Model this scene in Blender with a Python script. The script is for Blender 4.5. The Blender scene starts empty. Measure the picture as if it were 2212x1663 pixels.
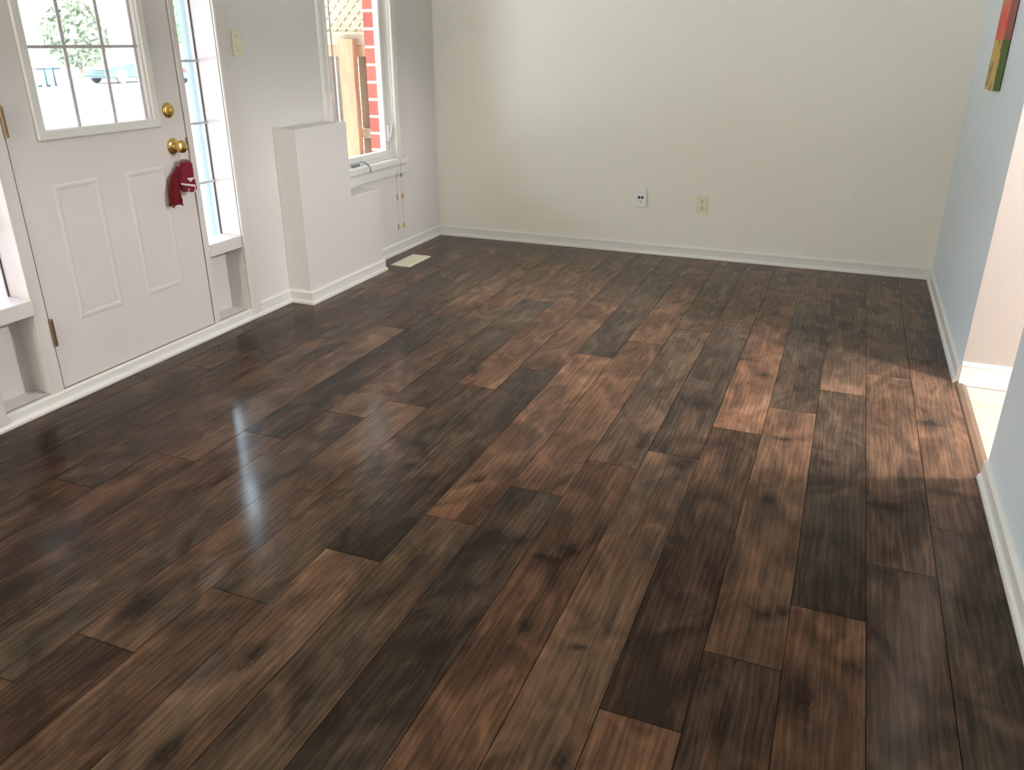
import bpy, bmesh, math, random
import numpy as np
from mathutils import Vector, Matrix

S = bpy.context.scene
COL = S.collection
random.seed(7)

# ------------------------------------------------------------------ camera
FPX, YAW, PITCH = 1735.0, 0.38515, 0.40361
CAM = Vector((2.9048, 0.0, 1.40))
cam_d = bpy.data.cameras.new('camera')
cam = bpy.data.objects.new('camera', cam_d); COL.objects.link(cam)
cy, sy, cp, sp = math.cos(YAW), math.sin(YAW), math.cos(PITCH), math.sin(PITCH)
fw = Vector((-sy*cp, cy*cp, -sp)); rt = Vector((cy, sy, 0)); up = rt.cross(fw)
M = Matrix((rt, up, -fw)).transposed().to_4x4(); M.translation = CAM
cam.matrix_world = M
cam_d.sensor_fit = 'HORIZONTAL'; cam_d.sensor_width = 36.0
cam_d.lens = FPX/2212*36.0
cam_d.clip_start = 0.05; cam_d.clip_end = 500
S.camera = cam

# ------------------------------------------------------------------ colour management, world, sun, daylight portals
vs = S.view_settings
vs.view_transform = 'Standard'; vs.look = 'None'; vs.gamma = 1.0; vs.use_curve_mapping = False
vs.exposure = 0.32

world = bpy.data.worlds.new('sky'); S.world = world; world.use_nodes = True
wn, wl = world.node_tree.nodes, world.node_tree.links
wn.clear()
w_out = wn.new('ShaderNodeOutputWorld'); w_bg = wn.new('ShaderNodeBackground')
w_tc = wn.new('ShaderNodeTexCoord')
w_dot = wn.new('ShaderNodeVectorMath'); w_dot.operation = 'DOT_PRODUCT'; w_dot.inputs[1].default_value = (-0.75, 0.66, 0.0)
w_map = wn.new('ShaderNodeMapRange'); w_map.inputs['From Min'].default_value = -0.9; w_map.inputs['From Max'].default_value = 0.9
w_rmp = wn.new('ShaderNodeValToRGB')      # hazy warm sky towards the sun, cool sky away from it
w_rmp.color_ramp.elements[0].position = 0.0; w_rmp.color_ramp.elements[0].color = (1.0, 0.94, 0.80, 1)
w_rmp.color_ramp.elements[1].position = 1.0; w_rmp.color_ramp.elements[1].color = (0.62, 0.83, 1.0, 1)
wl.new(w_tc.outputs['Generated'], w_dot.inputs[0]); wl.new(w_dot.outputs['Value'], w_map.inputs['Value']); wl.new(w_map.outputs[0], w_rmp.inputs[0])
w_sep = wn.new('ShaderNodeSeparateXYZ'); w_el = wn.new('ShaderNodeMapRange')      # brighter cloud light above the horizon
w_el.inputs['From Min'].default_value = 0.18; w_el.inputs['From Max'].default_value = 0.50; w_el.inputs['To Min'].default_value = 4.0; w_el.inputs['To Max'].default_value = 24.0
wl.new(w_tc.outputs['Generated'], w_sep.inputs[0]); wl.new(w_sep.outputs['Z'], w_el.inputs['Value']); wl.new(w_el.outputs[0], w_bg.inputs[1])
wl.new(w_rmp.outputs[0], w_bg.inputs[0]); wl.new(w_bg.outputs[0], w_out.inputs[0])

def lamp(name, kind, loc, direction, **kw):
    d = bpy.data.lights.new(name, kind); o = bpy.data.objects.new(name, d); COL.objects.link(o)
    o.location = loc; o.rotation_euler = Vector(direction).to_track_quat('-Z', 'Y').to_euler()
    for k, v in kw.items(): setattr(d, k, v)
    return o
sun = lamp('sun', 'SUN', (6, 3, 9), (-0.64, -0.10, -0.76), energy=8.0, angle=0.01, color=(1.0, 0.96, 0.90))
def portal(name, loc, direction, sx, sz):
    o = lamp(name, 'AREA', loc, direction, shape='RECTANGLE', size=sx, size_y=sz)
    o.data.cycles.is_portal = True
    return o
portal('front_door_daylight', (-0.06, 2.62, 1.53), (1, 0, 0), 0.56, 0.90)
portal('sidelight_daylight', (-0.16, 3.24, 1.25), (1, 0, 0), 0.24, 1.60)
portal('sidelight_daylight', (-0.16, 2.00, 1.25), (1, 0, 0), 0.24, 1.60)
portal('window_daylight', (-0.12, 4.65, 1.36), (1, 0, 0), 0.74, 1.40)
portal('patio_fill_daylight', (7.56, 2.60, 1.05), (-1, 0, 0), 1.50, 2.10)  # portal of the added patio door
portal('rear_fill_daylight', (1.75, -3.06, 1.35), (0, 1, 0), 2.20, 1.40)  # portal of the added rear window

# ------------------------------------------------------------------ helpers
W, D, H = 3.508, 5.644, 2.44        # room width, back wall, ceiling

def lin(r, g, b):
    f = lambda c: (c/255/12.92) if c/255 <= 0.04045 else ((c/255+0.055)/1.055)**2.4
    return (f(r), f(g), f(b), 1)

def mat(name, col, rough=0.5, metal=0.0, var=0.04, scale=6.0, bump=0.0, bscale=200.0, spec=0.5):
    m = bpy.data.materials.new(name); m.use_nodes = True
    n, l = m.node_tree.nodes, m.node_tree.links
    b = n['Principled BSDF']
    b.inputs['Roughness'].default_value = rough; b.inputs['Metallic'].default_value = metal
    b.inputs['Specular IOR Level'].default_value = spec
    tc = n.new('ShaderNodeTexCoord'); nz = n.new('ShaderNodeTexNoise')
    nz.inputs['Scale'].default_value = scale; nz.inputs['Detail'].default_value = 4
    mx = n.new('ShaderNodeMix'); mx.data_type = 'RGBA'
    c = tuple(col[:3])
    mx.inputs['A'].default_value = tuple(v*(1-var) for v in c)+(1,)
    mx.inputs['B'].default_value = tuple(min(1, v*(1+var)) for v in c)+(1,)
    l.new(tc.outputs['Object'], nz.inputs['Vector']); l.new(nz.outputs['Fac'], mx.inputs['Factor'])
    l.new(mx.outputs['Result'], b.inputs['Base Color'])
    if bump:
        n2 = n.new('ShaderNodeTexNoise'); n2.inputs['Scale'].default_value = bscale; n2.inputs['Detail'].default_value = 3
        bp = n.new('ShaderNodeBump'); bp.inputs['Strength'].default_value = bump; bp.inputs['Distance'].default_value = 0.002
        l.new(tc.outputs['Object'], n2.inputs['Vector']); l.new(n2.outputs['Fac'], bp.inputs['Height'])
        l.new(bp.outputs['Normal'], b.inputs['Normal'])
    return m

def glass_mat(name, tint=(1, 1, 1, 1), refl=0.06):
    m = bpy.data.materials.new(name); m.use_nodes = True
    n, l = m.node_tree.nodes, m.node_tree.links; n.clear()
    o = n.new('ShaderNodeOutputMaterial'); t = n.new('ShaderNodeBsdfTransparent'); g = n.new('ShaderNodeBsdfGlossy')
    x = n.new('ShaderNodeMixShader')
    t.inputs[0].default_value = tint; g.inputs['Roughness'].default_value = 0.02; x.inputs[0].default_value = refl
    l.new(t.outputs[0], x.inputs[1]); l.new(g.outputs[0], x.inputs[2]); l.new(x.outputs[0], o.inputs[0])
    return m

class MB:
    """collects shapes, links them as ONE mesh object"""
    def __init__(s): s.bm = bmesh.new()
    def _merge(s, t):
        me = bpy.data.meshes.new('tmp'); t.to_mesh(me); t.free(); s.bm.from_mesh(me); bpy.data.meshes.remove(me)
    def box(s, x0, x1, y0, y1, z0, z1, bev=0.0, seg=1):
        t = bmesh.new(); bmesh.ops.create_cube(t, size=1.0)
        for v in t.verts:
            v.co = Vector((x0 if v.co.x < 0 else x1, y0 if v.co.y < 0 else y1, z0 if v.co.z < 0 else z1))
        if bev: bmesh.ops.bevel(t, geom=t.edges[:], offset=bev, segments=seg, affect='EDGES')
        s._merge(t); return s
    def prism(s, pts, axis, a, b, bev=0.0, seg=1):
        """closed 2-D outline pushed along axis from a to b; outline coords are the other two axes in xyz order"""
        def P(p, t):
            return {'x': (t, p[0], p[1]), 'y': (p[0], t, p[1]), 'z': (p[0], p[1], t)}[axis]
        t = bmesh.new()
        va = [t.verts.new(P(p, a)) for p in pts]; vb = [t.verts.new(P(p, b)) for p in pts]
        n = len(pts)
        t.faces.new(va); t.faces.new(vb[::-1])
        for i in range(n): t.faces.new((va[i], vb[i], vb[(i+1) % n], va[(i+1) % n]))
        bmesh.ops.recalc_face_normals(t, faces=t.faces[:])
        if bev: bmesh.ops.bevel(t, geom=t.edges[:], offset=bev, segments=seg, affect='EDGES')
        s._merge(t); return s
    def lathe(s, prof, org, axis, seg=32):
        """prof: (distance along axis, radius)"""
        ax = Vector(axis).normalized(); q = ax.to_track_quat('Z', 'Y'); t = bmesh.new(); rings = []
        for h, r in prof:
            if r < 1e-5: rings.append([t.verts.new(Vector(org)+ax*h)]); continue
            rings.append([t.verts.new(Vector(org)+q @ Vector((r*math.cos(2*math.pi*i/seg), r*math.sin(2*math.pi*i/seg), h))) for i in range(seg)])
        for A, B in zip(rings[:-1], rings[1:]):
            for i in range(seg):
                j = (i+1) % seg
                if len(A) == 1 and len(B) == 1: continue
                if len(A) == 1: t.faces.new((A[0], B[i], B[j]))
                elif len(B) == 1: t.faces.new((A[i], A[j], B[0]))
                else: t.faces.new((A[i], A[j], B[j], B[i]))
        for R_ in (rings[0], rings[-1]):
            if len(R_) > 2: t.faces.new(R_)
        bmesh.ops.recalc_face_normals(t, faces=t.faces[:])
        s._merge(t); return s
    def tube(s, pts, r, seg=8):
        pts = [Vector(p) for p in pts]; t = bmesh.new(); rings = []
        for i, p in enumerate(pts):
            d = (pts[min(i+1, len(pts)-1)]-pts[max(i-1, 0)]).normalized(); q = d.to_track_quat('Z', 'Y')
            rr = r[i] if isinstance(r, (list, tuple)) else r
            rings.append([t.verts.new(p+q @ Vector((rr*math.cos(2*math.pi*k/seg), rr*math.sin(2*math.pi*k/seg), 0))) for k in range(seg)])
        for A, B in zip(rings[:-1], rings[1:]):
            for k in range(seg): t.faces.new((A[k], A[(k+1) % seg], B[(k+1) % seg], B[k]))
        t.faces.new(rings[0][::-1]); t.faces.new(rings[-1])
        bmesh.ops.recalc_face_normals(t, faces=t.faces[:])
        s._merge(t); return s
    def blob(s, c, rad, sub=3, amp=0.0, seed=0):
        t = bmesh.new(); bmesh.ops.create_icosphere(t, subdivisions=sub, radius=1.0); rnd = random.Random(seed)
        ph = [rnd.uniform(0, 6.28) for _ in range(6)]
        for v in t.verts:
            k = 1+amp*(math.sin(5*v.co.x+ph[0])*math.sin(4*v.co.y+ph[1])+math.sin(6*v.co.z+ph[2])*math.sin(5*v.co.x+ph[3]))
            v.co = Vector((v.co.x*rad[0]*k+c[0], v.co.y*rad[1]*k+c[1], v.co.z*rad[2]*k+c[2]))
        s._merge(t); return s
    def build(s, name, m, parent=None, smooth=False, kind=None):
        me = bpy.data.meshes.new(name)
        if parent is not None:
            inv = parent_world(parent)
            for v in s.bm.verts: v.co -= inv
        if smooth:
            for f in s.bm.faces: f.smooth = True
        s.bm.to_mesh(me); s.bm.free(); me.materials.append(m)
        o = bpy.data.objects.new(name, me); COL.objects.link(o)
        if parent is not None: o.parent = parent
        if smooth:
            try: me.set_sharp_from_angle(angle=math.radians(40))
            except Exception: pass
        if kind: o['kind'] = kind
        return o

def parent_world(o):
    v = Vector(o.location)
    while o.parent: o = o.parent; v += Vector(o.location)
    return v

def empty(name, loc, label=None, cat=None, group=None, kind=None):
    o = bpy.data.objects.new(name, None); COL.objects.link(o); o.location = loc; o.empty_display_size = 0.1
    return tag(o, label, cat, group, kind)
def tag(o, label=None, cat=None, group=None, kind=None):
    for k, v in (('label', label), ('category', cat), ('group', group), ('kind', kind)):
        if v: o[k] = v
    return o

# ------------------------------------------------------------------ materials
m_wall = mat('wall_paint', (0.765, 0.735, 0.71), 0.55, var=0.012, scale=3, bump=0.12, bscale=260)
m_wallc = mat('back_wall_lifted_paint', (0.855, 0.835, 0.755), 0.55, var=0.012, scale=3, bump=0.12, bscale=260)  # lightened and warmed in place of stronger light from behind
m_wallb = mat('right_wall_daylight_tint', (0.80, 0.86, 0.90), 0.55, var=0.012, scale=3, bump=0.12, bscale=260)  # blue cast of the front daylight put into the paint
m_ceil = mat('ceiling_paint', (0.80, 0.79, 0.75), 0.8, var=0.01)
m_trim = mat('white_trim_paint', (0.80, 0.785, 0.75), 0.32, var=0.02, scale=9)
m_door = mat('door_paint', (0.74, 0.69, 0.66), 0.38, var=0.025, scale=4)
m_brass = mat('polished_brass', (0.72, 0.50, 0.17), 0.22, 1.0, var=0.15, scale=30)
m_oldbrass = mat('tarnished_brass', (0.30, 0.22, 0.14), 0.42, 1.0, var=0.3, scale=40)
m_ivory = mat('ivory_plastic', (0.80, 0.75, 0.55), 0.35, var=0.02)
m_cream = mat('cream_metal', (0.80, 0.76, 0.58), 0.4, var=0.03)
m_plate = mat('white_plastic', (0.86, 0.85, 0.86), 0.35, var=0.02)
m_black = mat('black_plastic', (0.012, 0.011, 0.012), 0.4)
m_dark = mat('dark_gap', (0.03, 0.025, 0.02), 0.8)
m_vinyl = mat('window_vinyl', (0.78, 0.77, 0.72), 0.35, var=0.02)
m_grille = mat('grille_bar', (0.55, 0.52, 0.53), 0.5, var=0.02)
m_grey = mat('grey_metal', (0.35, 0.36, 0.36), 0.4, 0.6, var=0.06)
m_glass = glass_mat('clear_glass')
m_cord = mat('cord_fibre', (0.62, 0.57, 0.45), 0.8)
m_tassel = mat('varnished_wood_tassel', (0.62, 0.38, 0.09), 0.35, var=0.2, scale=60)
m_felt = mat('red_felt', (0.20, 0.008, 0.024), 0.9, var=0.15, scale=60, bump=0.5, bscale=700)
m_feltd = mat('dark_red_knit', (0.15, 0.003, 0.007), 0.95, var=0.3, scale=90, bump=0.9, bscale=500)
m_feltw = mat('white_felt', (0.75, 0.70, 0.66), 0.9)
m_tan = mat('tan_cloth', (0.22, 0.13, 0.09), 0.9)

def wood_mat(name, c0, c1, sc=(30, 30, 3), rough=0.6):
    m = bpy.data.materials.new(name); m.use_nodes = True
    n, l = m.node_tree.nodes, m.node_tree.links; b = n['Principled BSDF']; b.inputs['Roughness'].default_value = rough
    tc = n.new('ShaderNodeTexCoord'); mp = n.new('ShaderNodeMapping'); mp.inputs['Scale'].default_value = sc
    nz = n.new('ShaderNodeTexNoise'); nz.inputs['Scale'].default_value = 1; nz.inputs['Detail'].default_value = 5
    nz.inputs['Distortion'].default_value = 0.8
    r = n.new('ShaderNodeValToRGB'); r.color_ramp.elements[0].color = c0+(1,); r.color_ramp.elements[1].color = c1+(1,)
    r.color_ramp.elements[0].position = 0.3; r.color_ramp.elements[1].position = 0.65
    l.new(tc.outputs['Object'], mp.inputs[0]); l.new(mp.outputs[0], nz.inputs['Vector']); l.new(nz.outputs['Fac'], r.inputs[0])
    l.new(r.outputs[0], b.inputs['Base Color'])
    return m
m_strip = wood_mat('stained_oak_strip', (0.085, 0.048, 0.027), (0.16, 0.095, 0.055), (40, 4, 40), 0.4)
m_cedar = wood_mat('fresh_fence_wood', (0.36, 0.20, 0.10), (0.50, 0.32, 0.18), (14, 14, 2.2))
m_board = wood_mat('weathered_boards', (0.10, 0.065, 0.042), (0.20, 0.135, 0.09), (14, 14, 2))
m_latt = wood_mat('lattice_wood', (0.36, 0.30, 0.20), (0.50, 0.43, 0.31), (20, 20, 20))

# laminate floor: every plank carries its own tone, hue and grain offset
def floor_mat():
    m = bpy.data.materials.new('dark_laminate_planks'); m.use_nodes = True
    n, l = m.node_tree.nodes, m.node_tree.links; b = n['Principled BSDF']
    def N(t, **k):
        x = n.new(t)
        for a, v in k.items(): setattr(x, a, v)
        return x
    def math_(op, a, bb=None, c=None):
        x = N('ShaderNodeMath', operation=op)
        for i, v in enumerate((a, bb, c)):
            if v is None: continue
            if isinstance(v, (int, float)): x.inputs[i].default_value = v
            else: l.new(v, x.inputs[i])
        return x.outputs[0]
    at = {}
    for k in ('tone', 'hue', 'seed', 'knot'):
        a = N('ShaderNodeAttribute', attribute_name=k); at[k] = a.outputs['Fac']
    geo = N('ShaderNodeNewGeometry'); sep = N('ShaderNodeSeparateXYZ'); l.new(geo.outputs['Position'], sep.inputs[0])
    so = math_('MULTIPLY', at['seed'], 37.0)
    def noise(sx, sy_, detail, dist, zoff=0.0):
        cmb = N('ShaderNodeCombineXYZ')
        l.new(math_('MULTIPLY_ADD', sep.outputs['X'], sx, so), cmb.inputs[0])
        l.new(math_('MULTIPLY', sep.outputs['Y'], sy_), cmb.inputs[1])
        l.new(math_('ADD', so, zoff), cmb.inputs[2])
        z = N('ShaderNodeTexNoise'); z.inputs['Scale'].default_value = 1; z.inputs['Detail'].default_value = detail
        z.inputs['Distortion'].default_value = dist
        l.new(cmb.outputs[0], z.inputs['Vector']); return z.outputs['Fac']
    big = noise(8.5, 4.2, 4, 1.2); streak = noise(42, 2.6, 5, 0.9, 3.1); fine = noise(260, 9, 4, 0.4, 7.7)
    hn = noise(6, 1.6, 2, 0.6, 13.0)
    # arched growth rings printed along the boards
    wc = N('ShaderNodeCombineXYZ')
    l.new(math_('MULTIPLY_ADD', sep.outputs['X'], 1.0, so), wc.inputs[0]); l.new(math_('MULTIPLY', sep.outputs['Y'], 0.10), wc.inputs[1])
    wv = N('ShaderNodeTexWave', wave_type='BANDS', bands_direction='X'); wv.inputs['Scale'].default_value = 16; wv.inputs['Distortion'].default_value = 9
    wv.inputs['Detail'].default_value = 3; wv.inputs['Detail Scale'].default_value = 1.6
    l.new(wc.outputs[0], wv.inputs['Vector'])
    t = at['tone']
    t = math_('ADD', t, math_('MULTIPLY', math_('SUBTRACT', wv.outputs['Fac'], 0.5), 0.10))
    t = math_('ADD', t, math_('MULTIPLY', math_('SUBTRACT', big, 0.5), 0.88))
    t = math_('ADD', t, math_('MULTIPLY', math_('SUBTRACT', streak, 0.5), 0.38))
    t = math_('ADD', t, math_('MULTIPLY', math_('SUBTRACT', fine, 0.5), 0.40))
    t = math_('SUBTRACT', t, math_('MULTIPLY', at['knot'], math_('MULTIPLY_ADD', noise(60, 18, 4, 1.5, 21.0), 2.6, -0.35)))
    def ramp(stops):
        r = N('ShaderNodeValToRGB'); e = r.color_ramp.elements
        while len(e) < len(stops): e.new(0.5)
        for el, (p, c) in zip(e, stops): el.position = p; el.color = c+(1,)
        l.new(t, r.inputs[0]); return r.outputs[0]
    warm = ramp([(0.0, (0.0200, 0.0125, 0.0090)), (0.3, (0.0361, 0.0202, 0.0139)), (0.5, (0.0760, 0.0414, 0.0254)),
                 (0.68, (0.1283, 0.0669, 0.0394)), (0.86, (0.2137, 0.1100, 0.0640)), (1.0, (0.2945, 0.1672, 0.1025))])
    cool = ramp([(0.0, (0.0185, 0.0135, 0.0105)), (0.3, (0.0323, 0.0246, 0.0197)), (0.5, (0.0646, 0.0475, 0.0353)),
                 (0.68, (0.1045, 0.0757, 0.0508)), (0.86, (0.1662, 0.1144, 0.0754)), (1.0, (0.2470, 0.1760, 0.1230))])
    hu = math_('ADD', at['hue'], math_('MULTIPLY', math_('SUBTRACT', hn, 0.5), 1.3))
    cl = N('ShaderNodeClamp'); l.new(hu, cl.inputs[0])
    mx = N('ShaderNodeMix', data_type='RGBA'); l.new(cl.outputs[0], mx.inputs['Factor'])
    l.new(warm, mx.inputs['A']); l.new(cool, mx.inputs['B']); l.new(mx.outputs['Result'], b.inputs['Base Color'])
    ro = math_('MULTIPLY_ADD', fine, 0.08, 0.10)
    l.new(ro, b.inputs['Roughness']); b.inputs['Specular IOR Level'].default_value = 0.11
    bp = N('ShaderNodeBump'); bp.inputs['Strength'].default_value = 0.06; bp.inputs['Distance'].default_value = 0.00015
    l.new(math_('ADD', math_('MULTIPLY', streak, 0.7), math_('MULTIPLY', fine, 0.5)), bp.inputs['Height'])
    l.new(bp.outputs[0], b.inputs['Normal'])
    return m
m_floor = floor_mat()

# ------------------------------------------------------------------ floor
PW = 0.188; X0 = 3.129
def joint(n):
    return [1.11, 1.39, 1.67, 1.95, 2.22, 2.50][(n+16) % 6] if n < -4 else [1.08, 1.37, 1.65, 1.92, 2.20, 2.48][(n+4) % 6]
# tone of every plank, light from the doorway painted in, in five steps along its length (0 near black .. 9 light), one plank after the other down a row
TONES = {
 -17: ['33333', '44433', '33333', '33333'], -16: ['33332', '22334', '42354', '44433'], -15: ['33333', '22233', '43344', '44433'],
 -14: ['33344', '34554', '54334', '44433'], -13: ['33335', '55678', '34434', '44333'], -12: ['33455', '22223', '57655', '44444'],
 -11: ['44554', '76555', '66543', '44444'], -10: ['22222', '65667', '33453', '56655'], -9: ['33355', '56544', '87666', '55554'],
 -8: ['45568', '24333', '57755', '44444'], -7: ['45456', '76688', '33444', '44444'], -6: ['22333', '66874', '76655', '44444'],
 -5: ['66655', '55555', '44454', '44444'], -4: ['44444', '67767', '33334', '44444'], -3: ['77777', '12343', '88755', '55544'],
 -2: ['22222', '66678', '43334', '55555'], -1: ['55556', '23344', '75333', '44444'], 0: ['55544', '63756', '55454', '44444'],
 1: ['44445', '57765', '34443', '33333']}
GREY = {(-12, 1), (-8, 1), (-7, 0), (-7, 2), (-4, 2), (-2, 2), (-9, 1), (-14, 2), (-11, 0), (-10, 2), (-6, 0), (-5, 1), (1, 0), (0, 0), (-1, 1)}
# knots and dark mineral stains in the print: x, y, half width, half length, depth
KNOTS = [(2.31, 1.93, .028, .034, .5), (2.26, 1.87, .05, .014, .4), (1.88, 2.22, .016, .03, .5), (1.52, 2.13, .028, .06, .3), (2.34, 2.71, .02, .07, .45),
 (2.46, 1.54, .022, .012, .45), (2.30, 1.57, .018, .022, .4), (1.72, 1.21, .022, .05, .4), (1.74, .90, .018, .04, .5), (2.83, 2.46, .02, .03, .45),
 (2.88, 1.85, .022, .02, .4), (2.92, 1.88, .018, .014, .4), (2.84, 2.94, .022, .016, .5), (1.31, 1.25, .03, .07, .4), (.93, 1.16, .03, .07, .4),
 (.30, 3.34, .06, .20, .3), (.26, 3.09, .05, .12, .3), (1.62, 2.22, .04, .02, .3), (2.53, 1.2, .016, .03, .4), (2.12, 1.4, .03, .12, .25),
 (.26, 1.84, .05, .15, .3), (2.52, 2.61, .04, .06, .3), (3.0, 2.8, .02, .02, .35), (3.16, 2.56, .09, .02, .3), (3.0, 1.59, .03, .09, .35),
 (3.1, 1.73, .025, .03, .35), (1.46, 3.14, .02, .06, .35), (2.49, 3.16, .06, .05, .25), (2.70, 3.58, .03, .03, .35), (2.83, 1.43, .02, .05, .3),
 (3.4, 2.73, .06, .015, .35), (3.35, 3.3, .05, .02, .35), (2.6, 3.75, .06, .012, .3), (1.22, 2.75, .05, .02, .3), (1.1, 2.95, .02, .05, .25)]
def build_floor():
    rnd = random.Random(11)
    V, F = [], []; tone, hue, seed, knot = [], [], [], []
    kn = np.array(KNOTS)
    def plank(x0, x1, y0, y1, tn, hu, sd):
        if x1-x0 < 0.004 or y1-y0 < 0.004: return
        g = 0.0011; x0 += g; x1 -= g; y0 += g; y1 -= g
        nx = max(2, int((x1-x0)/0.0135)); ny = max(2, int((y1-y0)/0.02))
        xs = np.linspace(x0, x1, nx+1); ys = np.linspace(y0, y1, ny+1)
        XX, YY = np.meshgrid(xs, ys); base = len(V)
        for x, y in zip(XX.ravel(), YY.ravel()): V.append((x, y, 0.0))
        tt = (YY-y0)/(y1-y0)
        kx = [0.0, 0.25, 0.5, 0.75, 1.0]
        T = np.interp(tt, kx, tn)
        lat = rnd.uniform(-0.06, 0.06)
        T = T + lat*(XX-(x0+x1)/2)/(PW/2)
        K = np.zeros_like(T)
        for a, bb, rx, ry, dp in kn:
            if not (x0-0.01 < a < x1+0.01): continue
            K = np.maximum(K, dp*np.exp(-(((XX-a)/rx)**2+((YY-bb)/ry)**2)*0.9))
        tone.extend(T.ravel()); knot.extend(K.ravel()); hue.extend([hu]*T.size); seed.extend([sd]*T.size)
        for j in range(ny):
            for i in range(nx):
                a = base+j*(nx+1)+i; F.append((a, a+1, a+nx+2, a+nx+1))
    for n in range(-17, 3):
        xa, xb = max(0.0, X0+PW*n), min(W, X0+PW*(n+1))
        if xb <= xa: continue
        j0 = joint(n); ys = [j0+1.575*k for k in range(-4, 4)]
        for k in range(-4, 3):
            ya, yb = max(-3.0, ys[k+4]), min(D, ys[k+5])
            if yb <= ya: continue
            s_ = k+1
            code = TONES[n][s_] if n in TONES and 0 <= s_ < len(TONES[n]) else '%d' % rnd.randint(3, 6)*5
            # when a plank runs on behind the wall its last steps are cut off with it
            tn = [0.205+0.065*int(c)+0.10*max(0.0, min(1.0, (ya+0.25*q*(yb-ya)-3.3)/1.0)) for q, c in enumerate(code)]  # tone raised towards the back wall to make up for dimmer light
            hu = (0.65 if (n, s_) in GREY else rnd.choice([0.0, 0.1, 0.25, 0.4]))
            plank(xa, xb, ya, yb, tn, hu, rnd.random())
    nv = len(V)
    # dark underlay that shows as the fine line between planks
    V.extend([(0, -3, -0.003), (W, -3, -0.003), (W, D, -0.003), (0, D, -0.003)]); F.append((nv, nv+1, nv+2, nv+3))
    for lst, v in ((tone, 0.0), (hue, 0.5), (seed, 0.0), (knot, 0.6)): lst.extend([v]*4)
    me = bpy.data.meshes.new('floor'); me.from_pydata(V, [], F)
    for nm, vals in (('tone', tone), ('hue', hue), ('seed', seed), ('knot', knot)):
        a = me.attributes.new(nm, 'FLOAT', 'POINT'); a.data.foreach_set('value', np.array(vals, dtype=np.float32))
    me.materials.append(m_floor); o = bpy.data.objects.new('floor', me); COL.objects.link(o)
    o['kind'] = 'structure'; o['label'] = 'dark brown wood plank floor running to the back wall'; o['category'] = 'floor'
build_floor()

def struct(name, mb, m, label, cat, smooth=False):
    return tag(mb.build(name, m, None, smooth), label, cat, None, 'structure')

# ------------------------------------------------------------------ room shell
DOOR_Y0, DOOR_Y1 = 2.1705, 3.081
SL_L, SL_R = (1.890, 2.115), (3.122, 3.358)     # sidelight openings
DTOP = 2.10
WY0, WY1, WZ0, WZ1 = 4.283, 5.020, 0.660, 2.06  # window opening
b = MB()
b.box(-.10, 0, -3.0, 1.840, -.35, H); b.box(-.10, 0, 1.840, 3.400, DTOP+.03, H)
b.box(-.10, 0, 3.400, WY0, -.35, H); b.box(-.10, 0, WY1, D+.15, -.35, H)
b.box(-.10, 0, WY0, WY1, -.35, WZ0-.02); b.box(-.10, 0, WY0, WY1, WZ1, H)
b.box(-.10, -.0, 1.840, 3.400, -.35, -.004)
struct('wall_left', b, m_wall, 'off-white wall holding the front door and window', 'wall')
struct('wall_back', MB().box(0, W+.11, D, D+.15, -.05, H), m_wallc, 'plain off-white back wall with two low wall plates', 'wall')
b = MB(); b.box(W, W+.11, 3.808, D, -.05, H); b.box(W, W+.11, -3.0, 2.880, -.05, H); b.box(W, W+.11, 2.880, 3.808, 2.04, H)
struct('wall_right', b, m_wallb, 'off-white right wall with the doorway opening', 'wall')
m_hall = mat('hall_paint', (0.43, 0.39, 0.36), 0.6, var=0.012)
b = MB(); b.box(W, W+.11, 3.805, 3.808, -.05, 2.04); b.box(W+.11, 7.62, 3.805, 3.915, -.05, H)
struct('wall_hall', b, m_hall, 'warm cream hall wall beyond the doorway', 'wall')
b = MB(); b.box(7.50, 7.62, 1.0, 1.85, -.05, H); b.box(7.50, 7.62, 1.85, 3.35, 2.10, H); b.box(7.50, 7.62, 3.35, 3.805, -.05, H)
b.box(W+.11, 7.62, .88, 1.0, -.05, H)
struct('wall_kitchen', b, m_hall, 'cream wall of the room off the hall', 'wall')
b = MB(); b.box(0, .65, -3.15, -3, -.05, H); b.box(2.85, W, -3.15, -3, -.05, H); b.box(.65, 2.85, -3.15, -3, -.05, .65); b.box(.65, 2.85, -3.15, -3, 2.05, H)
struct('wall_rear', b, m_wall, 'off-white wall with a wide window opening added for daylight', 'wall')
struct('ceiling', MB().box(-.5, 7.9, -3.4, D+.4, H, H+.2), m_ceil, 'flat white ceiling', 'ceiling')

# hall floor: pale plank-look sheet vinyl
def hall_floor_mat():
    m = wood_mat('pale_vinyl', (0.42, 0.355, 0.28), (0.54, 0.47, 0.39), (5, 16, 5), 0.35)
    return m
struct('floor_hall', MB().box(W+.02, 7.5, 1.0, 3.805, -.03, -.002), hall_floor_mat(), 'pale beige vinyl floor of the hall', 'floor')
tag(MB().prism([(3.494, 0), (3.500, .008), (3.520, .010), (3.540, .0)], 'y', 2.880, 3.805).build('transition_strip', m_strip),
    'brown wooden threshold strip between dark floor and pale hall floor', 'threshold strip')

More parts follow.
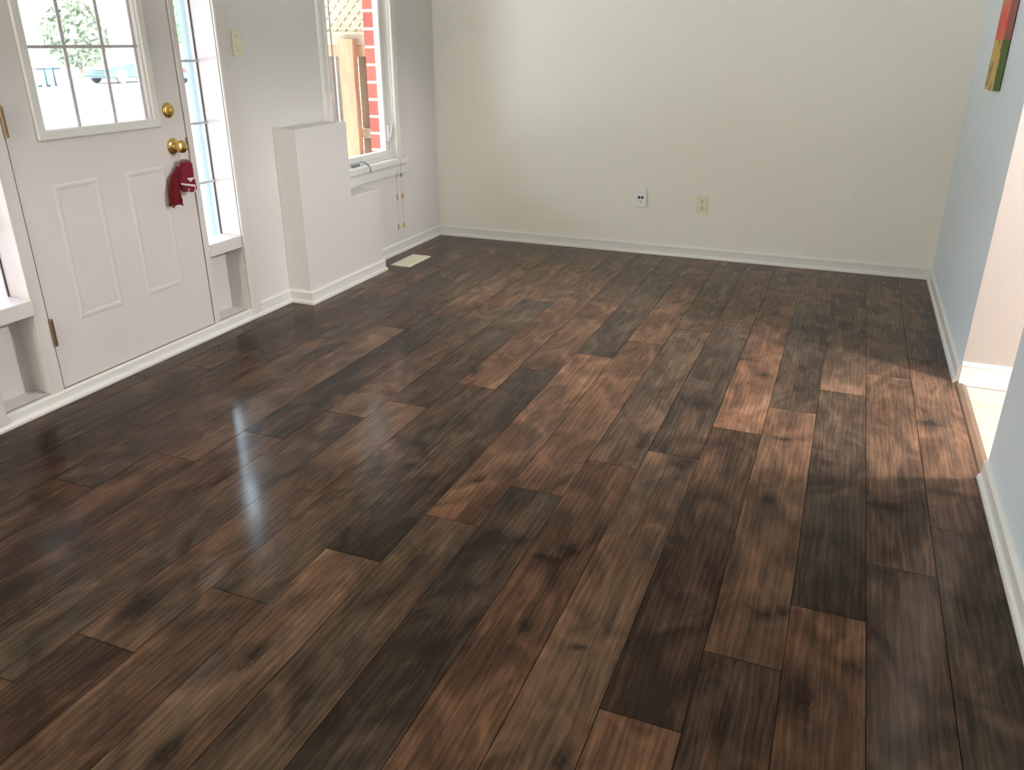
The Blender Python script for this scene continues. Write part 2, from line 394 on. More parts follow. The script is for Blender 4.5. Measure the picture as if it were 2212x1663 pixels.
# ------------------------------------------------------------------ baseboards
BASE = [(0, .022), (.021, .004), (.0215, 0), (0, 0)]
def base_profile(h=.078):
    # quarter-round shoe, flat board, small bead on top
    return [(0, 0), (.022, 0), (.0225, .008), (.0205, .016), (.0165, .021), (.012, .023), (.012, h-.020), (.0135, h-.016), (.0125, h-.010), (.007, h-.004), (.003, h), (0, h)]
def baseboard_along_y(mb, x, sgn, y0, y1, h=.078):
    mb.prism([(x+sgn*a, z) for a, z in base_profile(h)], 'y', y0, y1)
def baseboard_along_x(mb, y, sgn, x0, x1, h=.078):
    mb.prism([(y+sgn*a, z) for a, z in base_profile(h)], 'x', x0, x1)
b = MB(); baseboard_along_y(b, 0, 1, 3.432, 3.715); baseboard_along_y(b, 0, 1, 4.520, D); baseboard_along_y(b, 0, 1, -3, 1.82)
struct('baseboard_left', b, m_trim, 'white baseboard with shoe moulding under the window', 'baseboard')
b = MB(); baseboard_along_x(b, D, -1, 0, W)
struct('baseboard_back', b, m_trim, 'white baseboard with shoe moulding along the back wall', 'baseboard')
b = MB(); baseboard_along_y(b, W, -1, 3.805, D); baseboard_along_y(b, W, -1, -3, 2.880)
struct('baseboard_right', b, m_trim, 'white baseboard along the right wall', 'baseboard')
b = MB(); baseboard_along_x(b, 3.805, -1, W, 7.5, .105)
struct('baseboard_hall', b, m_trim, 'tall white baseboard at the hall wall', 'baseboard')

# ------------------------------------------------------------------ stepped half wall
BX = .150
b = MB()
b.prism([(3.715, 0), (4.520, 0), (4.520, .533), (4.206, .533), (4.206, .970), (3.715, .970)], 'x', 0, BX, bev=.003)
struct('wall_half', b, m_wall, 'low stepped half wall box in front of the window', 'half wall')
b = MB()
t = bmesh.new(); rings = []
for (px, py), (nx_, ny_) in (((0, 3.715), (0, -1)), ((BX, 3.715), (1, -1)), ((BX, 4.520), (1, 1)), ((0, 4.520), (0, 1))):
    rings.append([t.verts.new((px+nx_*a, py+ny_*a, z)) for a, z in base_profile()])
for A, B in zip(rings[:-1], rings[1:]):
    for i in range(len(A)): t.faces.new((A[i], A[(i+1) % len(A)], B[(i+1) % len(A)], B[i]))
t.faces.new(rings[0]); t.faces.new(rings[-1][::-1]); bmesh.ops.recalc_face_normals(t, faces=t.faces[:]); b._merge(t)
struct('baseboard_half', b, m_trim, 'white baseboard wrapped round the stepped half wall', 'baseboard')

# ------------------------------------------------------------------ front door frame with two sidelights
dep = -.122
b = MB()
b.box(-.15, 0.0, 2.115, 2.164, .057, DTOP, .002); b.box(-.15, 0.0, 3.087, 3.122, .057, DTOP, .002)       # mullion posts
b.box(-.15, -.0, 1.840, 1.890, .022, DTOP, .0); b.box(-.15, -.0, 3.358, 3.400, .022, DTOP, .0)              # outer jambs
b.box(-.15, 0, 1.840, 3.400, DTOP, DTOP+.03)                                                              # head
b.box(-.05, -.0, 2.107, 2.119, .057, DTOP, .0015)
b.box(0, .016, 3.360, 3.432, .022, DTOP+.07, .004); b.box(0, .016, 1.818, 1.888, .022, DTOP+.07, .004)       # casings
b.box(0, .016, 1.818, 3.432, DTOP+.005, DTOP+.075, .004)
struct('trim_1', b, m_door, 'white posts and casing around front door and sidelights', 'door frame')
b = MB()
b.box(-.20, 0.0, 1.82, 3.432, -.003, .050); b.prism([(0, 0), (.020, 0), (.021, .010), (.017, .018), (.012, .022), (.008, .022), (.008, .050), (0, .057), (-.02, .057)], 'y', 1.80, 3.434)
b.box(-.20, -.015, 1.89, 3.358, .050, .057)
struct('trim_2', b, m_trim, 'white threshold board with shoe moulding under the front door', 'threshold')

def sidelight(name, y0, y1, label):
    r = empty(name, (0, (y0+y1)/2, .46), label, 'sidelight window', None, 'structure')
    MB().box(-.125, 0.004, y0, y1, .400, .462, .003).build('window_sill', m_door, r)
    MB().box(-.136, dep, y0, y1, .057, .400).build('lower_panel', m_door, r)
    MB().box(-.130, dep, y0, y1, 2.06, DTOP).box(-.130, dep, y0, y0+.006, .462, 2.06).box(-.130, dep, y1-.004, y1, .462, 2.06).build('glazing_bead', m_black, r)
    MB().box(-.128, -.124, y0, y1, .462, 2.06).build('glass', m_glass, r)
    for z in (.740, 1.028, 1.316, 1.604, 1.892):
        MB().box(-.1215, -.1165, y0, y1, z-.006, z+.006).build('grille_bar', m_grille, r)
    return r
sidelight('window_2', SL_L[0], SL_L[1], 'narrow sidelight window on the hinge side of the front door')
sidelight('window_3', SL_R[0], SL_R[1], 'narrow sidelight window on the knob side of the front door')

# ------------------------------------------------------------------ front door
door = empty('door_1', (-.022, (DOOR_Y0+DOOR_Y1)/2, .06), 'white front door with a nine pane glass and two moulded panels', 'door', None, 'structure')
FX = -.006       # inner face of the slab
gy0, gy1, gz0, gz1 = 2.337, 2.891, 1.083, 1.983
b = MB()
b.box(-.050, FX, DOOR_Y0, gy0, .062, DTOP-.006); b.box(-.050, FX, gy1, DOOR_Y1, .062, DTOP-.006)
b.box(-.050, FX, gy0, gy1, .062, gz0); b.box(-.050, FX, gy0, gy1, gz1, DTOP-.006)
b.build('door_slab', m_door, door)
for ya, yb in ((2.164, DOOR_Y0), (DOOR_Y1, 3.087)): MB().box(-.048, -.014, ya, yb, .062, DTOP-.006).build('gap_shade_strip', m_dark, door)  # dark strip set in the gap to draw its shade line
for y0, y1 in ((2.318, 2.548), (2.690, 2.918)):
    z0, z1 = .318, .878
    b = MB()
    # ogee moulding ring and raised field, proud of the slab by a few millimetres
    o_, i_ = 0.0, .030
    ring = [(0, 0), (.008, .0024), (.015, .0026), (.023, .0008), (.030, -.0006)]
    for (d0, h0), (d1, h1) in zip(ring[:-1], ring[1:]):
        t = bmesh.new()
        A = [(y0+d0, z0+d0), (y1-d0, z0+d0), (y1-d0, z1-d0), (y0+d0, z1-d0)]; B = [(y0+d1, z0+d1), (y1-d1, z0+d1), (y1-d1, z1-d1), (y0+d1, z1-d1)]
        va = [t.verts.new((FX+h0, *p)) for p in A]; vb = [t.verts.new((FX+h1, *p)) for p in B]
        for i in range(4): t.faces.new((va[i], va[(i+1) % 4], vb[(i+1) % 4], vb[i]))
        b._merge(t)
    b.prism([(y0+.030, z0+.030), (y1-.030, z0+.030), (y1-.030, z1-.030), (y0+.030, z1-.030)], 'x', FX-.002, FX+.0005)
    b.build('door_panel', m_door, door)
b = MB()
def ring_frame(mb, y0, y1, z0, z1, w, xa, xb, bev):
    mb.box(xa, xb, y0, y0+w, z0, z1, bev); mb.box(xa, xb, y1-w, y1, z0, z1, bev)
    mb.box(xa, xb, y0+w*.8, y1-w*.8, z0, z0+w, bev); mb.box(xa, xb, y0+w*.8, y1-w*.8, z1-w, z1, bev)
ring_frame(b, 2.299, 2.933, 1.045, 2.021, .040, FX-.001, FX+.013, .005)
b.build('glazing_frame', m_vinyl, door)
MB().box(-.032, -.028, gy0, gy1, gz0, gz1).build('glass', m_glass, door)
for y in (2.521, 2.708, 2.880): MB().box(-.0265, -.0215, y-.0075, y+.0075, gz0, gz1).build('grille_bar', m_grille, door)
for z in (1.383, 1.683): MB().box(-.0262, -.0218, gy0, gy1, z-.006, z+.006).build('grille_bar', m_grille, door)
MB().lathe([(0, .034), (.004, .034), (.010, .030), (.013, .020), (.014, 0)], (FX, 2.992, 1.113), (1, 0, 0)).box(FX+.012, FX+.026, 2.9885, 2.9955, 1.098, 1.128, .003).build('deadbolt', m_brass, door, True)
MB().lathe([(0, .036), (.004, .036), (.009, .030), (.013, .016), (.022, .012), (.030, .013), (.036, .021), (.044, .0275), (.054, .029), (.062, .026), (.067, .017), (.068, 0)], (FX, 2.990, .955), (1, 0, 0)).build('door_knob', m_brass, door, True)
MB().box(FX-.02, FX+.0015, 3.074, 3.0845, .925, .985).build('latch_plate', m_oldbrass, door)
for z0 in (.250, 1.072, 1.86):
    hg = MB().lathe([(0, .0075), (.110, .0075)], (.004, 2.168, z0), (0, 0, 1), 14).box(FX-.001, FX+.0022, 2.168, 2.186, z0, z0+.110)
    for k in range(1, 5): hg.lathe([(k*.022-.0012, .0082), (k*.022+.0012, .0082)], (.004, 2.168, z0), (0, 0, 1), 14)
    hg.lathe([(.110, .006), (.116, .005), (.118, 0)], (.004, 2.168, z0), (0, 0, 1), 14).build('hinge', m_oldbrass, door, True)
MB().box(-.050, -.008, DOOR_Y0+.004, DOOR_Y1-.004, .057, .062).build('door_sweep', mat('brown_sweep', (.22, .12, .09), .8), door)

# ------------------------------------------------------------------ small red ornament on the knob
orn = empty('hanging_ornament', (.04, 2.985, .70), 'small red felt jersey ornament with white stripes hanging from the brass door knob', 'ornament')
body = [(2.983, .888), (3.006, .892), (3.036, .877), (3.038, .844), (3.035, .814), (3.032, .775), (3.021, .743), (2.960, .754), (2.956, .780), (2.943, .793), (2.955, .832), (2.969, .867)]
MB().prism(body, 'x', .028, .052, bev=.004, seg=2).build('jersey_body', m_felt, orn, True)
ls = [(2.973, .871), (2.944, .843), (2.921, .826), (2.905, .794), (2.897, .773), (2.892, .739), (2.888, .707), (2.912, .700), (2.937, .697), (2.953, .722), (2.950, .753), (2.953, .780), (2.950, .810)]
MB().prism(ls, 'x', .010, .040, bev=.006, seg=2).build('sleeve', m_feltd, orn, True)
tas = MB(); rr = random.Random(3)
for i in range(26):
    y = 2.893+rr.random()*.052; x = .012+rr.random()*.032
    tas.tube([(x, y, .745), (x+rr.uniform(-.006, .006), y+rr.uniform(-.006, .006), .718), (x+rr.uniform(-.01, .01), y+rr.uniform(-.012, .008), .690+rr.random()*.016)], .0035, 5)
tas.build('tassel', m_feltd, orn, True)
MB().prism([(3.030, .826), (3.048, .796), (3.052, .751), (3.037, .749), (3.030, .775)], 'x', .026, .044, bev=.003).build('sleeve', m_felt, orn, True)
MB().prism([(2.983, .814), (3.033, .811), (3.004, .794)], 'x', .051, .0545).build('white_chevron', m_feltw, orn)
MB().prism([(2.943, .797), (3.031, .777), (3.030, .767), (2.943, .790)], 'x', .051, .0545).build('white_band', m_feltw, orn)
MB().prism([(2.986, .766), (2.989, .766), (2.985, .746), (2.982, .746)], 'x', .051, .0545).build('white_line', m_feltw, orn)
MB().prism([(3.027, .766), (3.031, .766), (3.025, .742), (3.021, .743)], 'x', .051, .0545).build('white_line', m_feltw, orn)
MB().prism([(2.976, .886), (2.987, .896), (3.007, .897), (3.031, .886), (3.034, .870), (3.005, .878)], 'x', .026, .050, bev=.003).build('collar', m_tan, orn, True)
MB().tube([(.028, 2.975, .946), (.046, 2.968, .918), (.044, 2.968, .890)], .0011, 6).tube([(.028, 3.005, .946), (.046, 3.018, .918), (.044, 3.022, .884)], .0011, 6).tube([(.028, 2.974, .950), (.028, 2.990, .970), (.028, 3.006, .950)], .0011, 6).build('string', m_oldbrass, orn)
MB().prism([(3.030, .878), (3.050, .872), (3.058, .866), (3.048, .856), (3.032, .852)], 'x', .022, .036, bev=.003).build('toggle', m_tan, orn)

# ------------------------------------------------------------------ switch and wall plates
sw = empty('light_switch', (0, 3.511, 1.333), 'ivory toggle light switch on the wall beside the front door', 'light switch')
MB().box(0, .006, 3.475, 3.547, 1.335, 1.452, .0025, 2).build('cover_plate', m_ivory, sw)
MB().prism([(.005, 1.384), (.005, 1.402), (.012, 1.400), (.019, 1.386), (.017, 1.382), (.010, 1.385)], 'y', 3.507, 3.515).build('toggle', m_ivory, sw)
MB().lathe([(0, .003), (.0012, .0025)], (.006, 3.511, 1.363), (1, 0, 0), 10).build('screw', m_oldbrass, sw)
MB().lathe([(0, .003), (.0012, .0025)], (.006, 3.511, 1.424), (1, 0, 0), 10).build('screw', m_oldbrass, sw)

o1 = empty('jack_plate', (1.600, D, .330), 'white wall plate with two round black jacks above the back baseboard', 'wall plate')
MB().box(1.561, 1.639, D-.018, D, .330, .455, .004, 2).build('cover_plate', m_plate, o1)
for x in (1.588, 1.611): MB().lathe([(0, .0095), (.002, .0095), (.003, .006)], (x, D-.018, .396), (0, -1, 0), 18).build('jack', m_black, o1, True)
MB().box(1.594, 1.604, D-.020, D-.0175, .362, .372, .001).build('screw', m_grey, o1)
o2 = empty('power_outlet', (2.025, D, .315), 'ivory duplex power outlet on the back wall, nearer the doorway', 'power outlet')
MB().box(1.990, 2.062, D-.006, D, .315, .430, .0025, 2).build('cover_plate', m_ivory, o2)
for z in (.350, .395):
    rc = MB().prism([(2.026+.016*math.cos(a)*1.0, z+.0145*math.sin(a)) for a in [i*math.pi/10 for i in range(20)]], 'y', D-.009, D-.005).build('receptacle', m_ivory, o2)
    MB().box(2.018, 2.0205, D-.0098, D-.008, z-.004, z+.008).box(2.0310, 2.0335, D-.0098, D-.008, z-.004, z+.008).lathe([(0, .003), (.001, .003)], (2.026, D-.0089, z-.009), (0, -1, 0), 10).build('slot', m_dark, rc)
MB().lathe([(0, .003), (.0012, .0025)], (2.026, D-.006, .3725), (0, -1, 0), 10).build('screw', m_oldbrass, o2)

# ------------------------------------------------------------------ floor register
vent = empty('floor_vent', (.195, 4.81, 0), 'cream metal floor vent cover beside the stepped half wall', 'floor vent')
b = MB(); x0, x1, y0, y1 = .122, .270, 4.655, 4.965
b.prism([(x0, .0), (x1, .0), (x1-.003, .004), (x1-.018, .006), (x0+.018, .006), (x0+.003, .004)], 'y', y0, y1)
b.build('vent_frame', m_cream, vent)
lv = MB()
for i in range(15):
    y = y0+.026+i*.0185
    lv.box(x0+.022, x1-.022, y, y+.012, .0055, .0075, .0008)
lv.build('louvre_grille', m_cream, vent)

# ------------------------------------------------------------------ window with casing, crank and blind cord
win = empty('window_1', (0, (WY0+WY1)/2, WZ0), 'white casement window overlooking the porch fence', 'window', None, 'structure')
cs = MB()
prof = lambda a, s_: [(0, a), (.017, a), (.018, a+s_*.012), (.013, a+s_*.022), (.013, a+s_*.045), (.017, a+s_*.055), (.012, a+s_*.068), (0, a+s_*.072)]
for a, s_ in ((WY0, -1), (WY1, 1)):
    cs.prism(prof(a, s_), 'z', WZ0, WZ1+.06)
cs.box(0, .017, WY0-.072, WY1+.072, WZ1, WZ1+.072, .003)
cs.build('casing', m_trim, win)
MB().box(-.045, .046, WY0-.073, WY1+.118, .622, .660, .006, 2).build('window_sill', m_trim, win)
MB().prism([(0, .540), (.010, .540), (.017, .556), (.014, .600), (.020, .622), (0, .622)], 'y', WY0-.070, WY1+.105).build('apron', m_trim, win)
fr = MB(); ring_frame(fr, WY0, WY1, WZ0, WZ1, .014, -.086, -.030, .002)
fr.box(-.045, 0, WY0, WY0+.004, WZ0, WZ1); fr.box(-.045, 0, WY1-.004, WY1, WZ0, WZ1); fr.build('window_frame', m_vinyl, win)
sa = MB(); ring_frame(sa, WY0+.012, WY1-.012, WZ0+.012, WZ1-.012, .042, -.085, -.040, .004); sa.build('sash', m_vinyl, win)
MB().box(-.066, -.062, WY0+.05, WY1-.05, WZ0+.05, WZ1-.05).build('glass', m_glass, win)
ex = MB(); ex.box(-.104, -.086, WY1-.004, WY1+.05, WZ0-.02, WZ1); ex.box(-.104, -.086, WY0-.05, WY0+.004, WZ0-.02, WZ1); ex.box(-.13, -.086, WY0-.05, WY1+.05, WZ0-.05, WZ0+.012); ex.build('exterior_frame', m_vinyl, win)
ck = MB(); ck.box(-.040, -.012, 4.50, 4.585, .661, .676, .004); ck.tube([(-.015, 4.545, .672), (.004, 4.550, .690), (.022, 4.575, .686), (.040, 4.600, .664), (.046, 4.606, .640)], .006, 8)
ck.lathe([(0, .006), (.010, .008), (.022, .007), (.024, 0)], (.046, 4.606, .644), (0, 0, -1), 12); ck.build('crank_handle', m_grey, win, True)
lk = MB(); lk.box(-.042, -.022, WY1-.040, WY1-.016, .77, .88, .004); lk.tube([(-.020, WY1-.030, .80), (-.006, WY1-.030, .84), (-.004, WY1-.030, .905)], [.006, .006, .0045], 8); lk.build('lock_lever', m_vinyl, win, True)

cord = empty('window_blind_pull', (.052, 5.02, .20), 'thin blind cord with two small wooden tassels hanging below the window sill', 'blind cord')
MB().tube([(.024, 4.995, 2.05), (.050, 4.992, .66), (.053, 4.990, .56), (.054, 4.992, .425)], .0014, 6).tube([(.026, 5.000, 2.05), (.052, 4.998, .66), (.053, 4.990, .56), (.056, 4.986, .222)], .0014, 6).build('cord', m_cord, cord)
MB().lathe([(0, .006), (.010, .008), (.022, .007), (.026, .003)], (.053, 4.990, .565), (0, 0, -1), 10).build('cord_joiner', m_grey, cord, True)
for y, z, x in ((4.992, .430, .054), (4.986, .225, .056)):
    MB().lathe([(0, .003), (.004, .008), (.022, .0105), (.032, .010), (.036, .004), (.0365, 0)], (x, y, z), (0, 0, -1), 14).build('wooden_tassel', m_tassel, cord, True)
# thin wand hanging at the hinge side of the window
wand = MB().tube([(.010, 4.330, 2.05), (.010, 4.332, .975)], .0035, 8).build('blind_wand', m_grey, None, True)
tag(wand, 'thin grey blind wand hanging at the near edge of the window', 'blind wand')

# ------------------------------------------------------------------ canvas on the right wall
def canvas_mat():
    m = bpy.data.materials.new('painted_canvas'); m.use_nodes = True
    n, l = m.node_tree.nodes, m.node_tree.links; bs = n['Principled BSDF']; bs.inputs['Roughness'].default_value = .55
    geo = n.new('ShaderNodeTexCoord'); sp_ = n.new('ShaderNodeSeparateXYZ'); l.new(geo.outputs['Object'], sp_.inputs[0])
    nz = n.new('ShaderNodeTexNoise'); nz.inputs['Scale'].default_value = 9; nz.inputs['Detail'].default_value = 5
    l.new(geo.outputs['Object'], nz.inputs['Vector'])
    def ramp(src, stops, const=False):
        r = n.new('ShaderNodeValToRGB'); e = r.color_ramp.elements
        if const: r.color_ramp.interpolation = 'CONSTANT'
        while len(e) < len(stops): e.new(.5)
        for el, (p, c) in zip(e, stops): el.position = p; el.color = c+(1,)
        l.new(src, r.inputs[0]); return r.outputs[0]
    red = ramp(nz.outputs['Fac'], [(.3, (.75, .03, .03)), (.5, (.78, .09, .05)), (.62, (.62, .25, .08)), (.75, (.8, .03, .04))])
    yel = ramp(nz.outputs['Fac'], [(.3, (.68, .40, .07)), (.48, (.62, .42, .10)), (.56, (.16, .07, .03)), (.68, (.60, .44, .12))])
    ad = n.new('ShaderNodeMath'); ad.operation = 'GREATER_THAN'; ad.inputs[1].default_value = .222; l.new(sp_.outputs['Z'], ad.inputs[0])
    mx = n.new('ShaderNodeMix'); mx.data_type = 'RGBA'; l.new(ad.outputs[0], mx.inputs['Factor']); l.new(yel, mx.inputs['A']); l.new(red, mx.inputs['B'])
    l.new(mx.outputs['Result'], bs.inputs['Base Color']); return m
def edge_mat():
    m = bpy.data.materials.new('painted_canvas_edge'); m.use_nodes = True
    n, l = m.node_tree.nodes, m.node_tree.links; bs = n['Principled BSDF']; bs.inputs['Roughness'].default_value = .6
    geo = n.new('ShaderNodeTexCoord'); sp_ = n.new('ShaderNodeSeparateXYZ'); l.new(geo.outputs['Object'], sp_.inputs[0])
    ad = n.new('ShaderNodeMath'); ad.operation = 'GREATER_THAN'; ad.inputs[1].default_value = .222; l.new(sp_.outputs['Z'], ad.inputs[0])
    mx = n.new('ShaderNodeMix'); mx.data_type = 'RGBA'; l.new(ad.outputs[0], mx.inputs['Factor'])
    mx.inputs['A'].default_value = (.10, .16, .05, 1); mx.inputs['B'].default_value = (.34, .12, .11, 1)
    l.new(mx.outputs['Result'], bs.inputs['Base Color']); return m
pic = empty('canvas_painting', (W-.02, 4.6, 1.188), 'unframed red and yellow abstract canvas hung high on the right wall', 'painting')
MB().box(W-.034, W-.031, 4.475, 4.740, 1.190, 1.95).build('painted_face', canvas_mat(), pic)
MB().box(W-.0312, W-.004, 4.477, 4.738, 1.192, 1.948).build('wrapped_edge', edge_mat(), pic)

# ------------------------------------------------------------------ hall ceiling lamp
LX, LY, LZ = 4.60, 3.25, 2.30
hl = empty('ceiling_lamp', (LX, LY, H), 'round flush ceiling lamp lighting the hall', 'ceiling lamp')
MB().lathe([(0, .15), (.02, .15), (.024, .13), (.024, 0)], (LX, LY, H), (0, 0, -1), 32).build('lamp_base', m_brass, hl, True)
m_shade = glass_mat('lamp_glass', (1, .97, .9, 1), .05)
MB().lathe([(.024, .135), (.08, .135), (.15, .11), (.19, .06), (.20, 0)], (LX, LY, H), (0, 0, -1), 32).build('lamp_shade', m_shade, hl, True)
bulb = lamp('hall_bulb', 'POINT', (LX, LY, LZ), (0, 0, -1), energy=270.0, shadow_soft_size=0.10, color=(0.98, 0.97, 1.08))

rl = empty('added_ceiling_light', (0.75, -1.60, H), 'round flush ceiling light added behind the viewer to fill the room', 'ceiling lamp')  # added lamp, fills the room with warm light from behind
MB().lathe([(0, .17), (.02, .17), (.024, .15), (.024, 0)], (0.75, -1.60, H), (0, 0, -1), 32).build('lamp_base', m_brass, rl, True)
MB().lathe([(.024, .155), (.08, .155), (.15, .12), (.19, .06), (.20, 0)], (0.75, -1.60, H), (0, 0, -1), 32).build('lamp_shade', m_shade, rl, True)
lamp('room_fill_bulb', 'POINT', (0.75, -1.60, H-.11), (0, 0, -1), energy=95.0, shadow_soft_size=0.08, color=(1.0, 0.96, 0.82))

# ------------------------------------------------------------------ patio door and rear window (both added to bring in daylight from the two unseen sides)
pd = empty('added_patio_door', (7.56, 2.6, 0), 'glazed patio door added at the end of the hall room for daylight', 'patio door', None, 'structure')
b = MB(); ring_frame(b, 1.85, 3.35, 0, 2.10, .07, 7.52, 7.58, .004); b.box(7.53, 7.57, 2.56, 2.64, .07, 2.03); b.build('door_frame', m_vinyl, pd)
MB().box(7.548, 7.552, 1.92, 3.28, .07, 2.03).build('glass', m_glass, pd)
rw = empty('added_rear_window', (1.75, -3.08, .65), 'wide window added in the wall behind the viewer for daylight', 'window', None, 'structure')
b = MB(); b.box(.65, .72, -3.12, -3.04, .65, 2.05); b.box(2.78, 2.85, -3.12, -3.04, .65, 2.05); b.box(.72, 2.78, -3.12, -3.04, .65, .72); b.box(.72, 2.78, -3.12, -3.04, 1.98, 2.05); b.box(1.72, 1.78, -3.12, -3.04, .72, 1.98)
b.build('window_frame', m_vinyl, rw)
MB().box(.72, 2.78, -3.082, -3.078, .72, 1.98).build('glass', m_glass, rw)

# ------------------------------------------------------------------ outside
m_ground = mat('sunlit_concrete', (.40, .41, .42), .9, var=.1, scale=.6)
struct('ground', MB().box(-90, 60, -60, 90, -.60, -.34), m_ground, 'sun bleached ground outside the house', 'ground')
struct('porch_shade_roof', MB().box(-3.7, -.50, -.5, 4.15, 2.62, 2.75).box(-3.7, -1.55, 4.15, 4.95, 2.62, 2.75).box(-1.35, -.50, 4.15, 6.5, 2.62, 2.75), mat('dark_roof_underside', (.08, .07, .06), .8), 'unseen flat porch roof shaped to shade the door and window', 'roof')  # unseen roof, outline and dark underside shaped to block sky light
struct('porch_slab', MB().box(-1.6, -.20, 1.2, 6.2, -.34, -.12), m_ground, 'concrete porch slab outside the door', 'ground')

def brick_mat():
    m = bpy.data.materials.new('red_brick'); m.use_nodes = True
    n, l = m.node_tree.nodes, m.node_tree.links; bs = n['Principled BSDF']; bs.inputs['Roughness'].default_value = .85
    tc = n.new('ShaderNodeTexCoord'); sp_ = n.new('ShaderNodeSeparateXYZ'); cb = n.new('ShaderNodeCombineXYZ')
    l.new(tc.outputs['Object'], sp_.inputs[0])
    ad = n.new('ShaderNodeMath'); ad.operation = 'ADD'; l.new(sp_.outputs['X'], ad.inputs[0]); l.new(sp_.outputs['Y'], ad.inputs[1])
    l.new(ad.outputs[0], cb.inputs[0]); l.new(sp_.outputs['Z'], cb.inputs[1])
    bk = n.new('ShaderNodeTexBrick'); bk.inputs['Scale'].default_value = 1; bk.inputs['Brick Width'].default_value = 2.0; bk.inputs['Row Height'].default_value = .114
    bk.inputs['Mortar Size'].default_value = .010; bk.inputs['Mortar Smooth'].default_value = .2; bk.offset = 0.0
    bk.inputs['Color1'].default_value = (.40, .085, .06, 1); bk.inputs['Color2'].default_value = (.48, .13, .09, 1); bk.inputs['Mortar'].default_value = (.58, .50, .40, 1)
    l.new(cb.outputs[0], bk.inputs['Vector']); l.new(bk.outputs['Color'], bs.inputs['Base Color']); return m
bp_ = MB().box(-.300, .0, 5.20, 5.50, -.34, 2.9)
bo = bp_.build('brick_pier', brick_mat()); bo.location = (0, 0, 0)
# keep the pier outside the room wall
for v in bo.data.vertices:
    if v.co.x > -.1: v.co.x = -.106
tag(bo, 'red brick pier with pale mortar outside the window', 'brick pier')

struct('wall_light_block', MB().box(-2.4, -.10, .55, .80, -.34, 2.62), bpy.data.materials['red_brick'], 'unseen brick wall added beside the porch to block skylight', 'wall')  # unseen wall added to keep skylight off the sidelight jambs

fence = empty('porch_fence', (-.9, 5.55, -.12), 'wooden porch fence with lattice top seen through the window', 'fence')
MB().box(-.700, -.570, 5.47, 5.53, -.12, 1.42, .004).build('post', m_cedar, fence)
MB().box(-1.10, -.302, 5.53, 5.56, 1.375, 1.455, .004).box(-1.10, -.302, 5.515, 5.575, 1.447, 1.47, .003).build('rail', m_latt, fence)
MB().box(-1.10, -.302, 5.525, 5.555, 1.30, 1.375, .004).build('rail', m_cedar, fence)
for x0, x1 in ((-1.10, -.985), (-.975, -.808), (-.792, -.690), (-.592, -.445), (-.440, -.310)):
    MB().box(x0, x1, 5.565, 5.585, -.10, 1.37, .002).build('board', m_board, fence)
MB().box(-.59, -.305, 5.54, 5.575, .72, .79, .004).build('rail', m_latt, fence)
lt = MB()
def diag(x0, z0, sgn, yy):
    # 35 mm slats at 45 degrees across the panel
    L = .60
    n_ = 22
    for i in range(n_):
        c = -1.75+i*.080
        a = Vector((c, yy, 1.46)); d_ = Vector((sgn*.7071, 0, .7071)); w_ = Vector((.7071, 0, -sgn*.7071))*.0205
        if sgn < 0: a = Vector((c+.62, yy, 1.46))
        p0, p1 = a, a+d_*.86
        # clip to the panel
        def inside(p): return -1.10 <= p.x <= -.302
        pts = [p for p in (p0.lerp(p1, k/60) for k in range(61)) if inside(p)]
        if len(pts) < 3: continue
        p0, p1 = pts[0], pts[-1]
        t = bmesh.new(); vs_ = []
        for oy in (0, .007):
            vs_.append([t.verts.new(q+Vector((0, oy, 0))) for q in (p0-w_, p1-w_, p1+w_, p0+w_)])
        t.faces.new(vs_[0]); t.faces.new(vs_[1][::-1])
        for k in range(4): t.faces.new((vs_[0][k], vs_[1][k], vs_[1][(k+1) % 4], vs_[0][(k+1) % 4]))
        bmesh.ops.recalc_face_normals(t, faces=t.faces[:]); lt._merge(t)
diag(0, 0, 1, 5.535); diag(0, 0, -1, 5.543)
lt.build('lattice_panel', m_latt, fence)
MB().box(-1.13, -1.05, 5.50, 5.58, -.12, 2.15, .004).build('post', m_latt, fence)

tag(MB().box(-1.02, -.98, 4.238, 4.281, -.12, 1.74, .003).build('porch_post', mat('pale_blue_paint', (.27, .34, .37), .6)), 'square pale blue porch post outside the knob side sidelight', 'porch post')

# tree on the far side of the street
m_leaf = mat('pale_leaves', (.13, .165, .12), .8, var=.5, scale=3)
m_leaf2 = mat('green_leaves', (.06, .20, .07), .8, var=.5, scale=3)
m_bark = mat('bark', (.16, .14, .12), .9, var=.3)
def tree(name, x, y, h, r, label, m, seed, z0=-.34, trunk=.11):
    t = empty(name, (x, y, z0), label, 'tree')
    MB().tube([(x, y, z0), (x+.03, y, z0+h*.2), (x-.03, y+.05, z0+h*.5), (x, y, z0+h*.8)], [trunk, trunk*.85, trunk*.6, trunk*.2], 8).build('tree_trunk', m_bark, t, True)
    c = MB(); rn = random.Random(seed)
    n_ = 1300
    bm2 = bmesh.new()
    for i in range(n_):
        while True:
            p = Vector((rn.uniform(-1, 1), rn.uniform(-1, 1), rn.uniform(-1, 1)))
            if p.length <= 1 and rn.random() < .25+.75*p.length: break
        wz = 1-.25*max(0, p.z)
        q = Vector((x+p.x*r*wz, y+p.y*r*wz, z0+h*.60+p.z*h*.40)); s_ = rn.uniform(.10, .19)*r/1.4
        a = Vector((rn.uniform(-1, 1), rn.uniform(-1, 1), rn.uniform(-1, 1))).normalized(); bq = a.orthogonal().normalized(); cq = a.cross(bq)
        v4 = [bm2.verts.new(q+bq*s_), bm2.verts.new(q+cq*s_*.6), bm2.verts.new(q-bq*s_), bm2.verts.new(q-cq*s_*.6)]
        bm2.faces.new(v4)
    c._merge(bm2); c.build('tree_crown', m, t)
tree('street_tree', -29, 28.1, 3.45, 1.45, 'small leafy tree across the street seen through the door glass', m_leaf, 5)
